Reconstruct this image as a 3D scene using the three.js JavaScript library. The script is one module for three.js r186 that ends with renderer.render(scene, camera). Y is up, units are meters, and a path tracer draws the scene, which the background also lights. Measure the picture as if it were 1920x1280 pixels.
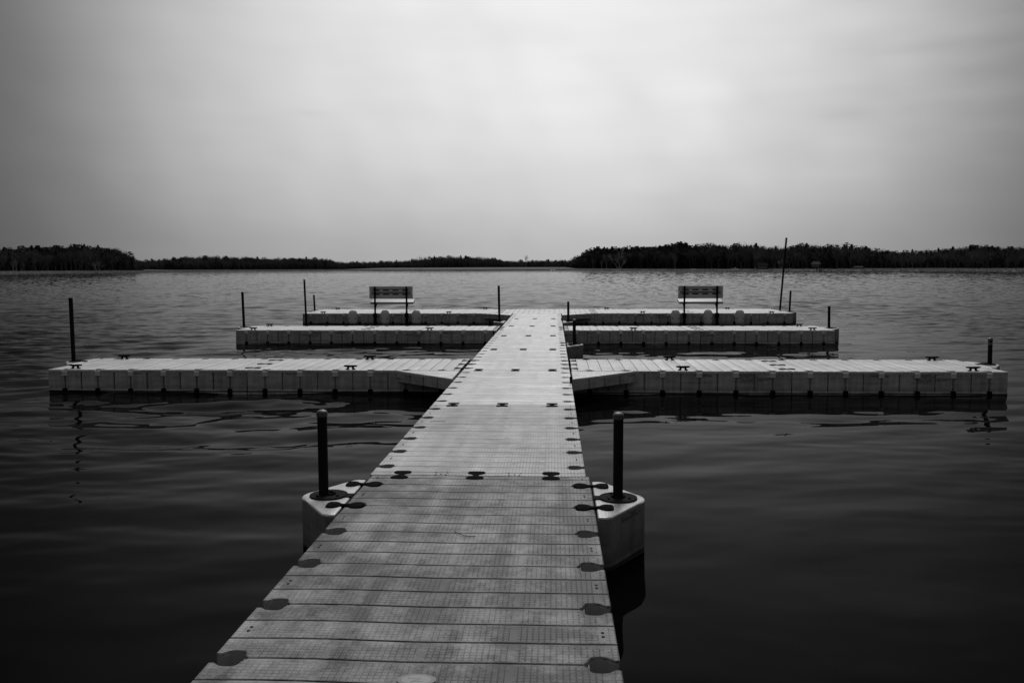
import * as THREE from 'three';
import { mergeGeometries, toCreasedNormals } from 'three/addons/utils/BufferGeometryUtils.js';

// ---------------------------------------------------------------- camera, sky, sun, exposure
const scene = new THREE.Scene();
const DECK = 0.31;                                   // top of the floating dock above the water (y = 0)
const FOV = 2 * Math.atan(640 / 1624.12) * 180 / Math.PI;
const camera = new THREE.PerspectiveCamera(FOV, 1024 / 682, 0.1, 6000);
camera.position.set(0.526, DECK + 1.394, 5.731);
camera.rotation.set(-0.08436, 0.04847, -0.00312, 'YXZ');
scene.add(camera);

const renderer = new THREE.WebGLRenderer({ antialias: true });
renderer.setSize(1024, 682);
renderer.toneMapping = THREE.LinearToneMapping;
renderer.toneMappingExposure = 1.0;
renderer.shadowMap.enabled = true;
renderer.shadowMap.type = THREE.PCFSoftShadowMap;

function rng(seed) { let a = seed >>> 0; return () => { a = (a + 0x6D2B79F5) | 0; let t = Math.imul(a ^ (a >>> 15), 1 | a); t = (t + Math.imul(t ^ (t >>> 7), 61 | t)) ^ t; return ((t ^ (t >>> 14)) >>> 0) / 4294967296; }; }
const lerp = (a, b, t) => a + (b - a) * t, clamp = (x, a = 0, b = 1) => Math.min(b, Math.max(a, x));
const smooth = (a, b, x) => { const t = clamp((x - a) / (b - a)); return t * t * (3 - 2 * t); };
function poly(list, x) {                              // piecewise linear through [x, y] pairs
  if (x <= list[0][0]) return list[0][1];
  for (let i = 1; i < list.length; i++) if (x <= list[i][0]) return lerp(list[i - 1][1], list[i][1], (x - list[i - 1][0]) / (list[i][0] - list[i - 1][0]));
  return list[list.length - 1][1];
}
function noiseGrid(seed, nx, ny) {                    // tileable smooth noise 0..1, sampled in cells
  const r = rng(seed), g = new Float32Array(nx * ny).map(() => r());
  return (x, y) => {
    const xi = Math.floor(x), yi = Math.floor(y); let fx = x - xi, fy = y - yi; fx = fx * fx * (3 - 2 * fx); fy = fy * fy * (3 - 2 * fy);
    const X0 = ((xi % nx) + nx) % nx, X1 = (X0 + 1) % nx, Y0 = ((yi % ny) + ny) % ny, Y1 = (Y0 + 1) % ny;
    return lerp(lerp(g[Y0 * nx + X0], g[Y0 * nx + X1], fx), lerp(g[Y1 * nx + X0], g[Y1 * nx + X1], fx), fy);
  };
}

const SUN_EL = 47, SUN_AZ = 2;                        // the sun sits behind thin cloud, ahead of the camera
const sunDir = new THREE.Vector3(Math.sin(SUN_AZ * Math.PI / 180) * Math.cos(SUN_EL * Math.PI / 180), Math.sin(SUN_EL * Math.PI / 180), -Math.cos(SUN_AZ * Math.PI / 180) * Math.cos(SUN_EL * Math.PI / 180));
{
  const W = 2048, H = 1024, data = new Float32Array(W * H * 4);
  const mot = noiseGrid(8, 90, 48), mot2 = noiseGrid(9, 200, 100), n1 = noiseGrid(5, 40, 64), n2 = noiseGrid(6, 90, 160), n3 = noiseGrid(7, 220, 400);
  for (let j = 0; j < H; j++) {
    const el = ((j + 0.5) / H - 0.5) * 180;
    for (let i = 0; i < W; i++) {
      const phi = ((i + 0.5) / W - 0.5) * 2 * Math.PI, x = Math.cos(phi), z = Math.sin(phi);
      const az = Math.atan2(x, -z) * 180 / Math.PI;
      const da = az - SUN_AZ, e = Math.max(el, 0);
      // overcast: a wide bright window in the cloud round the hidden sun, dull grey everywhere else
      const ad = Math.abs(da) / (1 + Math.max(0, e - 17) / 60);
      const g = da < 0 ? Math.exp(-((ad / 42) ** 2) - (ad / 31.5) ** 6) : Math.exp(-((ad / 28) ** 2) - (ad / 28) ** 6);
      const up = poly([[0, 0.44], [2, 0.50], [4, 0.60], [8, 0.75], [11, 0.81], [17, 0.86], [30, 0.98], [47, 1.05], [65, 0.7], [90, 0.40]], e);
      const base = poly([[0, 0.085], [10, 0.10], [20, 0.12], [45, 0.2], [90, 0.3]], e);
      let L = base + (up - base) * g;
      // streaks of cloud, flat and long near the horizon
      const u = (i / W) * 1, v = e;
      const c = (n1(u * 40, v * 0.9) - 0.5) * 0.5 + (n2(u * 90, v * 1.6 + u * 7) - 0.5) * 0.32 + (n3(u * 220, v * 3.2) - 0.5) * 0.18;
      L *= 1 + c * (0.07 + 0.20 * smooth(8, 26, da) * smooth(4, 10, e));
      L *= 1 + 0.07 * (mot(u * 90 + e * 0.12, e * 0.27) - 0.5) + 0.05 * (mot2(u * 200 + e * 0.2, e * 0.55) - 0.5);
      // three thin dark wisps
      for (const [wa, we, wx, wy, k] of [[23.5, 12.6, 5, 0.45, 0.09], [18.2, 9.2, 1.7, 0.35, 0.10], [-15.6, 9.7, 1.4, 0.22, 0.05]]) L *= 1 - k * Math.exp(-(((az - wa) / wx) ** 2) - (((e - we) / wy) ** 2));
      const o = (j * W + i) * 4; data[o] = data[o + 1] = data[o + 2] = L; data[o + 3] = 1;
    }
  }
  const sky = new THREE.DataTexture(data, W, H, THREE.RGBAFormat, THREE.FloatType);
  sky.mapping = THREE.EquirectangularReflectionMapping; sky.magFilter = THREE.LinearFilter; sky.minFilter = THREE.LinearFilter; sky.wrapS = THREE.RepeatWrapping; sky.needsUpdate = true;
  scene.background = sky; scene.environment = sky; scene.environmentIntensity = 1;
}
const sun = new THREE.DirectionalLight(0xffffff, 1.5);
sun.position.copy(sunDir).multiplyScalar(60); sun.target.position.set(0, 0, -10); sun.position.add(sun.target.position);
sun.castShadow = true; sun.shadow.radius = 34; sun.shadow.mapSize.set(2048, 2048);
Object.assign(sun.shadow.camera, { left: -25, right: 25, top: 25, bottom: -25, near: 1, far: 140 });
scene.add(sun, sun.target);

// ---------------------------------------------------------------- helpers
const used = {};
function numbered(n) { const k = used[n] = (used[n] ?? -1) + 1; return k ? `${n}_${String(k).padStart(3, '0')}` : n; }
function tag(o, label, category, group, kind) { if (label) o.userData.label = label; if (category) o.userData.category = category; if (group) o.userData.group = group; if (kind) o.userData.kind = kind; return o; }
function thing(name, label, category, [x, y, z] = [0, 0, 0], turn = 0, group) { const o = new THREE.Group(); o.name = numbered(name); o.position.set(x, y, z); o.rotation.y = turn; scene.add(o); return tag(o, label, category, group); }
function part(name, geo, mat, parent, label) { const m = new THREE.Mesh(Array.isArray(geo) ? mergeGeometries(geo.map(g => g.index ? g.toNonIndexed() : g)) : geo, mat); m.name = parent === scene ? numbered(name) : name; m.castShadow = m.receiveShadow = true; parent.add(m); if (label) m.userData.label = label; return m; }
// plan outline [x, z] extruded from y0 to y1, edges rounded by b
function slab(pts, y0, y1, b = 0, crease = 0.65, holes = []) {
  const v = p => new THREE.Vector2(p[0], -p[1]);
  const s = new THREE.Shape(pts.map(v)); for (const h of holes) s.holes.push(new THREE.Path(h.map(v)));
  const g = new THREE.ExtrudeGeometry(s, { depth: y1 - y0 - 2 * b, bevelEnabled: b > 0, bevelThickness: b, bevelSize: b, bevelOffset: -b, bevelSegments: 3, steps: 1, curveSegments: 6 });
  g.rotateX(-Math.PI / 2); g.translate(0, y0 + b, 0);
  return b > 0 ? toCreasedNormals(g, crease) : g;
}
function metreUV(g, du = 0, dv = 0, sv = 1) {         // uv in metres by the main direction of each face
  const p = g.attributes.position, n = g.attributes.normal, uv = new Float32Array(p.count * 2);
  for (let i = 0; i < p.count; i++) {
    const ax = Math.abs(n.getX(i)), ay = Math.abs(n.getY(i)), az = Math.abs(n.getZ(i));
    if (ay >= ax * 0.9 && ay >= az * 0.9) { uv[2 * i] = p.getX(i) + du; uv[2 * i + 1] = p.getZ(i) * sv + dv; }
    else if (ax > az) { uv[2 * i] = p.getZ(i) + du; uv[2 * i + 1] = p.getY(i); }
    else { uv[2 * i] = p.getX(i) + du + 0.7; uv[2 * i + 1] = p.getY(i); }
  }
  g.setAttribute('uv', new THREE.BufferAttribute(uv, 2)); return g;
}
function box(w, h, d, x = 0, y = 0, z = 0, b = 0) {
  if (!b) return new THREE.BoxGeometry(w, h, d).toNonIndexed().translate(x, y, z);
  return slab([[-w / 2, -d / 2], [w / 2, -d / 2], [w / 2, d / 2], [-w / 2, d / 2]], -h / 2, h / 2, b).translate(x, y, z);
}
function rod(a, b, r0, r1 = r0, n = 16, caps = true) {
  const A = new THREE.Vector3(...a), B = new THREE.Vector3(...b), d = B.clone().sub(A);
  const g = new THREE.CylinderGeometry(r1, r0, d.length(), n, 1, !caps); g.translate(0, d.length() / 2, 0);
  g.applyQuaternion(new THREE.Quaternion().setFromUnitVectors(new THREE.Vector3(0, 1, 0), d.normalize())); return g.translate(...a).toNonIndexed();
}
const srgb = l => 255 * (l <= 0.0031308 ? 12.92 * l : 1.055 * Math.pow(l, 1 / 2.4) - 0.055);
function texture(W, H, f, color, sx, sy) {            // f(u, v) -> value (linear albedo for colour maps)
  const d = new Uint8Array(W * H * 4);
  for (let j = 0; j < H; j++) for (let i = 0; i < W; i++) { const l = clamp(f((i + 0.5) / W, (j + 0.5) / H, i, j)), v = Math.round(color ? srgb(l) : 255 * l), o = (j * W + i) * 4; d[o] = d[o + 1] = d[o + 2] = v; d[o + 3] = 255; }
  const t = new THREE.DataTexture(d, W, H, THREE.RGBAFormat, THREE.UnsignedByteType);
  t.wrapS = t.wrapT = THREE.RepeatWrapping; t.magFilter = THREE.LinearFilter; t.minFilter = THREE.LinearMipmapLinearFilter; t.generateMipmaps = true; t.anisotropy = 8;
  if (color) t.colorSpace = THREE.SRGBColorSpace; t.repeat.set(1 / sx, 1 / sy); t.needsUpdate = true; return t;
}
const grey = (l, rough = 0.6, extra = {}) => { const m = new THREE.MeshPhysicalMaterial({ roughness: rough, metalness: 0, ...extra }); m.color.setRGB(l, l, l); return m; };

// ---------------------------------------------------------------- materials
const PITCH = 3.03 / 18;                              // one moulded deck strip
const deckMats = [];
{
  const T = 3.03, N = 2048, CELL = PITCH / 7.5;
  const a = noiseGrid(11, 6, 6), b = noiseGrid(12, 17, 17), c = noiseGrid(13, 60, 60), d = noiseGrid(14, 260, 260), st = noiseGrid(15, 40, 3), fine = noiseGrid(16, 1024, 1024), st2 = noiseGrid(19, 9, 2);
  // the anti-slip relief: a grid of small cells with missing lines and smooth bands
  const r = rng(17), NC = Math.round(T / CELL), miss = new Uint8Array(NC * NC * 2).map(() => r() < 0.10 ? 1 : 0), zone = noiseGrid(18, 12, 9);
  const line = (u, v) => {
    const x = u * T, z = v * T, s = z / PITCH + 0.5, k = (s - Math.floor(s)) * PITCH;       // across the strip
    if (k < 0.016 || k > PITCH - 0.016) return 0;
    const band = (x % 0.3367); if (band < 0.03) return 0;
    const cx = Math.floor(x / CELL), cz = Math.floor((k - 0.016) / (CELL * 1.02)), fx = x / CELL - cx, fz = (k - 0.016) / (CELL * 1.02) - cz;
    const id = ((Math.floor(s) * 7 + cz) % NC) * NC + (cx % NC), zn = zone(u * 12, v * 9);
    const lx = Math.exp(-((Math.min(fx, 1 - fx) / 0.075) ** 2)) * (miss[id * 2] && zn > 0.5 ? 0.1 : 1), lz = Math.exp(-((Math.min(fz, 1 - fz) / 0.085) ** 2)) * (miss[id * 2 + 1] || zn > 0.86 ? 0.2 : 1);
    return Math.max(lx, lz);
  };
  const bump = texture(N, N, (u, v) => 0.72 - 0.5 * line(u, v) + 0.10 * (d(u * 260, v * 260) - 0.5) + 0.12 * (fine(u * 1024, v * 1024) - 0.5), false, T, T);
  const stain = (u, v) => {
    let s = 0.62 * a(u * 6, v * 6) + 0.5 * b(u * 17, v * 17) + 0.34 * c(u * 60, v * 60) + 0.24 * d(u * 260, v * 260) + 0.42 * st(u * 40, v * 3) + 0.3 * st2(u * 9, v * 2);
    return s / 2.42;
  };
  const make = (mean, contrast, grid, rough, seedShift, ior, spec) => {
    const map = texture(N, N, (u, v) => {
      const s = stain(u + seedShift, v + seedShift * 0.6) - 0.5, spots = smooth(0.80, 0.95, b(u * 17 + 5, v * 17 + 3) * 0.6 + c(u * 60, v * 60) * 0.5);
      return mean * Math.max(0.3, 1 + contrast * s * 4.2) * (1 - 0.3 * spots) * (1 - grid * line(u, v)) * (1 + 0.16 * (fine(u * 1024, v * 1024) - 0.5));
    }, true, T, T);
    const m = new THREE.MeshPhysicalMaterial({ map, bumpMap: bump, bumpScale: rough < 0.33 ? 0.001 : 0.003, roughness: rough, metalness: 0, ior, specularIntensity: spec }); return m;
  };
  deckMats.push(make(0.15, 1.45, 0.30, 0.55, 0, 1.5, 0.5), make(0.47, 0.36, 0.16, 0.32, 0.31, 1.62, 1), make(0.275, 0.6, 0.30, 0.42, 0.57, 1.5, 0.8));
}
const hullMat = (() => {
  const a = noiseGrid(21, 8, 4), b = noiseGrid(22, 30, 12), c = noiseGrid(23, 120, 40), str = noiseGrid(24, 160, 3), sp = noiseGrid(25, 14, 10);
  const map = texture(2048, 512, (u, v) => {        // 4 m long, 0.5 m high from y = -0.1
    const y = v * 0.5; let l = 0.36 * (0.55 + 0.34 * a(u * 8, v * 4) + 0.26 * b(u * 30, v * 12) + 0.16 * c(u * 120, v * 40) + 0.34 * (str(u * 160, v * 3) - 0.5));
    l *= 1 - 0.6 * smooth(0.57, 0.72, sp(u * 14, v * 10) * 0.75 + 0.25 * c(u * 120, v * 40)) * smooth(0.1, 0.2, y);
    l *= lerp(0.10, 1, smooth(0.012, 0.030, y + 0.012 * (b(u * 30, 0.5) - 0.5)));      // algae at the water line
    l *= 1 - 0.55 * smooth(0.24, 0.36, y) * smooth(0.55, 0.85, b(u * 30 + 4, 3.3) * 0.6 + 0.4 * str(u * 160, 1.5));      // dark drips under the lip
    l *= lerp(1, 0.72, smooth(0.13, 0.05, y) * smooth(0.03, 0.05, y));
    return l;
  }, true, 4, 0.5);
  return new THREE.MeshPhysicalMaterial({ map, roughness: 0.6, metalness: 0 });
})();
const shadedHolderMat = hullMat.clone(); shadedHolderMat.color.setRGB(0.40, 0.40, 0.40);  // hull tone multiplied down: shade of the holder sides put into the colour
const black = grey(0.005, 0.9, { specularIntensity: 0.12 }), rubber = grey(0.006, 0.95, { specularIntensity: 0.05 }), steel = grey(0.008, 0.6, { specularIntensity: 0.4 }), steelRust = grey(0.007, 0.75, { specularIntensity: 0.25 });
const ringMat = grey(0.016, 0.9, { specularIntensity: 0.1 }), pocketMat = grey(0.24, 0.75, { specularIntensity: 0.3 }), litTabMat = grey(0.50, 0.6), capMat = grey(0.06, 0.5), paleCap = grey(0.22, 0.5), seatMat = grey(0.36, 0.5), benchMat = grey(0.55, 0.5), fenderMat = grey(0.60, 0.6), holeMat = grey(0.006, 0.9);

// ---------------------------------------------------------------- the lake
const waveSet = (() => {
  const r = rng(41), list = [];
  const N = 72;
  for (let i = 0; i < N; i++) {
    const lam = 0.19 * Math.pow(1.7 / 0.19, (i + r() * 0.9) / N), th = (r() + r() + r() - 1.5) * 0.95 + 0.2, k = 2 * Math.PI / lam;
    list.push({ lam, kx: Math.sin(th) * k, kz: Math.cos(th) * k, k, ph: r() * 6.283, a: Math.sqrt(2 / N) / k * (0.6 + 0.8 * r()) });
  }
  return list;
})();
const patch = noiseGrid(42, 64, 64), patch2 = noiseGrid(43, 64, 64);
function waveMask(x, z) {                             // [rms slope of short waves, of long waves]: wind reaches the open lake, the docks shelter the rest
  const open = smooth(-17, -34, z), sideL = smooth(-6.5, -13, x) * smooth(1, -9, z), sideR = smooth(6.8, 15, x) * smooth(-5, -14, z);
  const side = Math.max(sideL, sideR), o = Math.max(open, side * 0.62);
  const left = smooth(2, -4, x), gust = 0.55 + 0.9 * patch(x * 0.16 + 9, z * 0.09 + 4), gust2 = 0.6 + 0.8 * patch2(x * 0.05 + 9, z * 0.03 + 30);
  const near = lerp(0.032, 0.085, left) * lerp(0.75, 1, smooth(3, -5, z));
  return [lerp(near * 0.55, 0.15, o) * gust * gust2, lerp(near, 0.085, o) * lerp(1, gust, 0.6)];
}
function waterGrid(nu, nv, fx, fz, minLam) {
  const pos = new Float32Array((nu + 1) * (nv + 1) * 3), nor = new Float32Array(pos.length), idx = new Uint32Array(nu * nv * 6);
  const set = waveSet.filter(w => w.lam > minLam).map(w => ({ ...w, sh: smooth(0.75, 0.42, w.lam) }));
  let o = 0;
  for (let j = 0; j <= nv; j++) for (let i = 0; i <= nu; i++) {
    const z = fz(j / nv), x = fx(i / nu, z), [s, l] = waveMask(x, z);
    const wx = x + 0.35 * (patch2(x * 0.5 + 20, z * 0.5 + 60) - 0.5), wz = z + 0.5 * (patch(x * 0.33 + 30, z * 0.45 + 60) - 0.5);
    let h = 0, hx = 0, hz = 0;
    for (const w of set) { const a = w.a * lerp(l, s, w.sh), p = w.kx * wx + w.kz * wz + w.ph, c = Math.cos(p), sn = Math.sin(p); h += a * sn; hx += a * w.kx * c; hz += a * w.kz * c; }
    pos[o] = x; pos[o + 1] = h; pos[o + 2] = z; const q = 1 / Math.hypot(hx, hz, 1); nor[o] = -hx * q; nor[o + 1] = q; nor[o + 2] = -hz * q; o += 3;
  }
  o = 0;
  for (let j = 0; j < nv; j++) for (let i = 0; i < nu; i++) { const a = j * (nu + 1) + i, b = a + 1, c = a + nu + 1, d = c + 1; idx[o++] = a; idx[o++] = b; idx[o++] = c; idx[o++] = b; idx[o++] = d; idx[o++] = c; }
  const g = new THREE.BufferGeometry(); g.setAttribute('position', new THREE.BufferAttribute(pos, 3)); g.setAttribute('normal', new THREE.BufferAttribute(nor, 3)); g.setIndex(new THREE.BufferAttribute(idx, 1));
  const uv = new Float32Array((nu + 1) * (nv + 1) * 2); for (let i = 0; i < uv.length / 2; i++) { uv[2 * i] = pos[3 * i]; uv[2 * i + 1] = pos[3 * i + 2]; } g.setAttribute('uv', new THREE.BufferAttribute(uv, 2));
  return g;
}
{
  const IOR = 1.047;
  const nearWater = new THREE.MeshPhysicalMaterial({ roughness: 0.015, ior: IOR }); nearWater.color.setRGB(0.0022, 0.0022, 0.0022);
  const S = 1024, r = rng(51), comps = [];
  for (let i = 0; i < 90; i++) { const kz = 8 + Math.floor(r() * 60), kx = Math.round((r() + r() - 1) * kz * 0.8); comps.push([kx, kz, r() * 6.283, 1 / Math.hypot(kx, kz) ** 1.1]); }
  const h = new Float32Array(S * S); let mx = 0;
  for (const [kx, kz, ph, a] of comps) for (let j = 0; j < S; j++) for (let i = 0; i < S; i++) h[j * S + i] += a * Math.sin(2 * Math.PI * (kx * i + kz * j) / S + ph);
  for (const v of h) mx = Math.max(mx, Math.abs(v));
  const bump = texture(S, S, (u, v, i, j) => 0.5 + 0.5 * h[j * S + i] / mx, false, 26, 26);
  const farWater = nearWater.clone(); farWater.roughness = 0.08; farWater.bumpMap = bump; farWater.bumpScale = 0.07; farWater.roughness = 0.06; farWater.ior = IOR + 0.02;
  const lake = new THREE.Group(); lake.name = 'lake'; lake.userData.kind = 'structure'; lake.userData.label = 'dark rippled lake water round the docks'; scene.add(lake);
  part('water_surface', waterGrid(600, 480, (u, z) => lerp(-12.5, 11.5, u), v => lerp(7, -12, v), 0), nearWater, lake);
  part('water_surface', waterGrid(680, 230, (u, z) => lerp(-22.5, 20.5, u), v => lerp(-12, -26, v), 0), nearWater, lake);
  part('water_surface', waterGrid(800, 520, (u, z) => (u * 2 - 1) * (21.5 + (-26 - z) * 0.74) - 1, v => -26 - 310 * Math.pow(v, 1.9), 0.5), nearWater, lake);
  const far = new THREE.PlaneGeometry(4000, 3000, 8, 8).rotateX(-Math.PI / 2).translate(0, -0.09, -1000); metreUV(far);
  part('water_surface', far, farWater, lake);
}

// ---------------------------------------------------------------- floating dock sections
const HALF = [[0, 0.037], [0.018, 0.034], [0.030, 0.042], [0.045, 0.057], [0.065, 0.062], [0.088, 0.061], [0.102, 0.056], [0.110, 0.043], [0.113, 0.022]];   // half a coupler pocket: depth, half width
const pocketZ = L => [0, 1, 2, 3, 4, 5].map(i => -L / 2 + (i + 0.5) * L / 6);
function stripOutline(W, z0, z1, p0, p1, wob) {       // plan of one strip between two grooves, with half pockets at its corners
  const g = 0.0035, pts = [], X = [];
  const wave = x => wob * (Math.sin(x * 4.1 + 0.7) + 0.5 * Math.sin(x * 9.3 + 2));
  for (let i = 1; i < 12; i++) X.push(-W / 2 + 0.13 + (W - 0.26) * (i - 1) / 10);
  if (p0) { for (const [d, h] of HALF) pts.push([-W / 2 + d, z0 + h]); for (const x of X) pts.push([x, z0 + g + wave(x)]); for (const [d, h] of [...HALF].reverse()) pts.push([W / 2 - d, z0 + h]); }
  else { pts.push([-W / 2, z0 + g]); for (const x of X) pts.push([x, z0 + g + wave(x)]); pts.push([W / 2, z0 + g]); }
  if (p1) { for (const [d, h] of HALF) pts.push([W / 2 - d, z1 - h]); for (const x of [...X].reverse()) pts.push([x, z1 - g + wave(x)]); for (const [d, h] of [...HALF].reverse()) pts.push([-W / 2 + d, z1 - h]); }
  else { pts.push([W / 2, z1 - g]); for (const x of [...X].reverse()) pts.push([x, z1 - g + wave(x)]); pts.push([-W / 2, z1 - g]); }
  return pts;
}
function sideOutline(W, L, pockets) {                 // plan of the float: coupler pockets, or only the thin slots below them
  const D = pockets ? HALF.map(([d, h]) => [d ? d + 0.006 : 0, h + 0.004]) : HALF; const side = s => {
    const out = [[s * W / 2, s > 0 ? -L / 2 : L / 2]], P = pocketZ(L), stops = [];
    for (let i = 0; i < 6; i++) { stops.push([P[i], true]); if (i < 5) stops.push([P[i] + L / 12, false]); }
    if (s < 0) stops.reverse();
    for (const [z, isP] of stops) {
      const k = s > 0 ? 1 : -1;
      if (isP && pockets) { for (const [d, h] of D) out.push([s * (W / 2 - d), z - k * h]); for (const [d, h] of [...D].reverse()) out.push([s * (W / 2 - d), z + k * h]); }
      else { const w = isP ? 0.010 : 0.0075, dd = 0.03; out.push([s * W / 2, z - k * (w + 0.006)], [s * (W / 2 - 0.006), z - k * w], [s * (W / 2 - dd), z - k * w], [s * (W / 2 - dd), z + k * w], [s * (W / 2 - 0.006), z + k * w], [s * W / 2, z + k * (w + 0.006)]); }
    }
    out.push([s * W / 2, s > 0 ? L / 2 : -L / 2]); return out;
  };
  return [...side(1), ...side(-1)];
}
const litTabGeo = mergeGeometries([box(0.076, 0.056, 0.012, 0, 0.026, 0, 0.003), box(0.080, 0.012, 0.026, 0, -0.004, 0.002, 0.003)]), plugGeo = metreUV(box(0.066, 0.09, 0.04, 0, 0, 0, 0.008)), screwGeo = new THREE.CylinderGeometry(0.0065, 0.0065, 0.003, 10);  // pale tab filling the pocket mouth: lit wall and floor put into colour
const pocketGeo = (() => {                            // smooth moulded wall of a coupler pocket, opening towards +x
  const q = HALF.filter(p => p[1] > 0.03), out = (o, e) => { const a = q.map(([d, h]) => [0.002 - d - (d > 0.09 ? e : 0), h + o]); return [...a, ...[...a].reverse().map(([d, h]) => [d, -h])]; };
  return slab([...out(0.002, 0.002), ...out(-0.003, -0.003).reverse()], DECK - 0.15, DECK - 0.012);
})();
let sectionSeed = 0;
function dockSection(label, [x, z], turn, L, W, o = {}) {
  const r = rng(900 + sectionSeed++), du = r() * 3, dv = Math.floor(r() * 18) * PITCH, sv = 3.03 / L;
  const t = thing('dock_section', label, 'dock section', [x, 0, z], turn, o.group);
  const l = L - 0.014, p = l / 18, P = pocketZ(l), mat = deckMats[o.mat ?? 1], wob = o.wob ?? 0.0022;
  const hull = [slab(sideOutline(W - 0.004, l - 0.004, true), 0.236, DECK - 0.013), o.plugs ? slab(sideOutline(W, l, false), 0.02, 0.2365) : slab(sideOutline(W, l, true), 0.02, 0.2365), slab([[-W / 2 - 0.008, -l / 2], [W / 2 + 0.008, -l / 2], [W / 2 + 0.008, l / 2], [-W / 2 - 0.008, l / 2]], -0.12, 0.033, 0.006)];
  const f = part('float', hull.map(g => metreUV(g.index ? g.toNonIndexed() : g, du)), hullMat, t);
  const strips = [];
  for (let k = 0; k <= 18; k++) {
    const z0 = k === 0 ? -l / 2 - 0.0045 : -l / 2 + (k - 0.5) * p, z1 = k === 18 ? l / 2 + 0.0045 : -l / 2 + (k + 0.5) * p;
    const p0 = k > 0 && (k - 2) % 3 === 0, p1 = k < 18 && (k - 1) % 3 === 0;
    strips.push(metreUV(slab(stripOutline(W, z0, z1, p0, p1, wob), DECK - (o.deep ?? 0.037), DECK + (r() - 0.5) * 0.0012, o.bev ?? 0.0036, 0.75), du, (z0 > 0 ? 0 : 0) + dv, sv));
  }
  for (const s of strips) { const uv = s.attributes.uv; for (let i = 0; i < uv.count; i++) uv.setY(i, uv.getY(i) + 1.515); }
  if (o.joined) { const m = part('deck_strips', strips, mat, t); m.userData.kind = 'stuff'; }
  else for (const s of strips) part('deck_strip', s, mat, t);
  if (o.plugs) for (const s of o.plugs) for (const z of P) { const m = part('socket_plug', plugGeo, rubber, t); m.position.set(s * (W / 2 - 0.003), 0.004, z); m.rotation.y = Math.PI / 2; const q = part('lit_pocket_tab', litTabGeo, litTabMat, t); q.position.set(s * (W / 2 - 0.0045), 0.233, z); q.rotation.y = s * Math.PI / 2; }
  if (o.deep > 0.1) for (const s of [-1, 1]) for (const z of P) { const m = part('pocket_wall', pocketGeo, pocketMat, t); m.position.set(s * (W / 2 - 0.006), 0, z); if (s < 0) m.rotation.y = Math.PI; }
  if (o.screws) for (const s of [-1, 1]) for (let i = 0; i < 6; i++) for (const d of [-0.018, 0.018]) { const m = part('screw_hole', screwGeo, holeMat, t); m.position.set(s * (W / 2 - 0.05), DECK + 0.0006, P[i] + L / 12 + d); if (i === 5) m.position.z = P[0] - L / 12 + d + 0.08; }
  return t;
}
const WALK = 1.465, JOINTS = [3.03, 0, -3.03, -6.06, -9.09, -12.12, -15.15, -18.18, -21.05];
const walkLabels = [
  'nearest walkway section at the bottom edge, dirty grey deck strips, oval badge',
  'second walkway section from the camera, just beyond the near pair of pile holders',
  'third walkway section, ending between the two nearest triangular gussets',
  'fourth walkway section, with the nearest pair of finger docks coupled to its sides',
  'fifth walkway section, with the single pile holder on its right side',
  'sixth walkway section, between the second pair of finger docks',
  'seventh walkway section, with the small far pile holders on both sides',
  'last walkway section, running into the cross dock with the benches',
];
const WG = 'walkway dock sections';
const walk = walkLabels.map((lab, i) => dockSection(lab, [i === 0 ? 0.030 : 0.010, (JOINTS[i] + JOINTS[i + 1]) / 2], 0, JOINTS[i] - JOINTS[i + 1], i === 0 ? 1.468 : WALK, { deep: i < 3 ? 0.15 : 0.037, group: WG, bev: i === 0 ? 0.0055 : 0.004, mat: i === 0 ? 0 : i === 1 ? 2 : 1, joined: i > 3, screws: i < 2, wob: i < 2 ? 0.0058 : 0.002 }));

// finger docks: two sections a side, in two rows
const ROWS = [{ z: -6.77, w: 1.52, x: [0.765, 3.73, 6.57] }, { z: -14.46, w: 1.48, x: [0.765, 3.80, 6.76] }];
const ord = ['first', 'second'];
ROWS.forEach((R, k) => { for (const s of [-1, 1]) for (let i = 0; i < 2; i++) {
  const a = R.x[i], b = R.x[i + 1], side = s < 0 ? 'left' : 'right';
  dockSection(`${i ? 'outer' : 'inner'} pale plastic section of the ${k ? 'second' : 'nearest'} ${side} finger dock, ${i ? 'ending in a pile post' : 'beside the walkway'}`, [s * (a + b) / 2, R.z], s > 0 ? Math.PI / 2 : -Math.PI / 2, b - a, R.w, { group: 'finger dock sections', joined: k > 0, plugs: s > 0 ? [-1] : [1] });
} });
// the cross dock at the far end
const TZ = [-21.06, -23.86], TX = [-7.36, -4.23, -1.2, 1.79, 4.78, 7.83];
const tName = ['outer left section of the far cross dock, with two posts at its end', 'inner left section of the far cross dock, under the right leg of the left bench', 'middle section of the far cross dock, where the walkway ends', 'inner right section of the far cross dock, under the left leg of the right bench', 'outer right section of the far cross dock, with the tall leaning pole at its end'];
tName.forEach((lab, i) => dockSection(lab, [(TX[i] + TX[i + 1]) / 2, (TZ[0] + TZ[1]) / 2], Math.PI / 2, TX[i + 1] - TX[i], TZ[0] - TZ[1], { group: 'far cross dock sections', joined: true, plugs: [-1] }));

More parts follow.
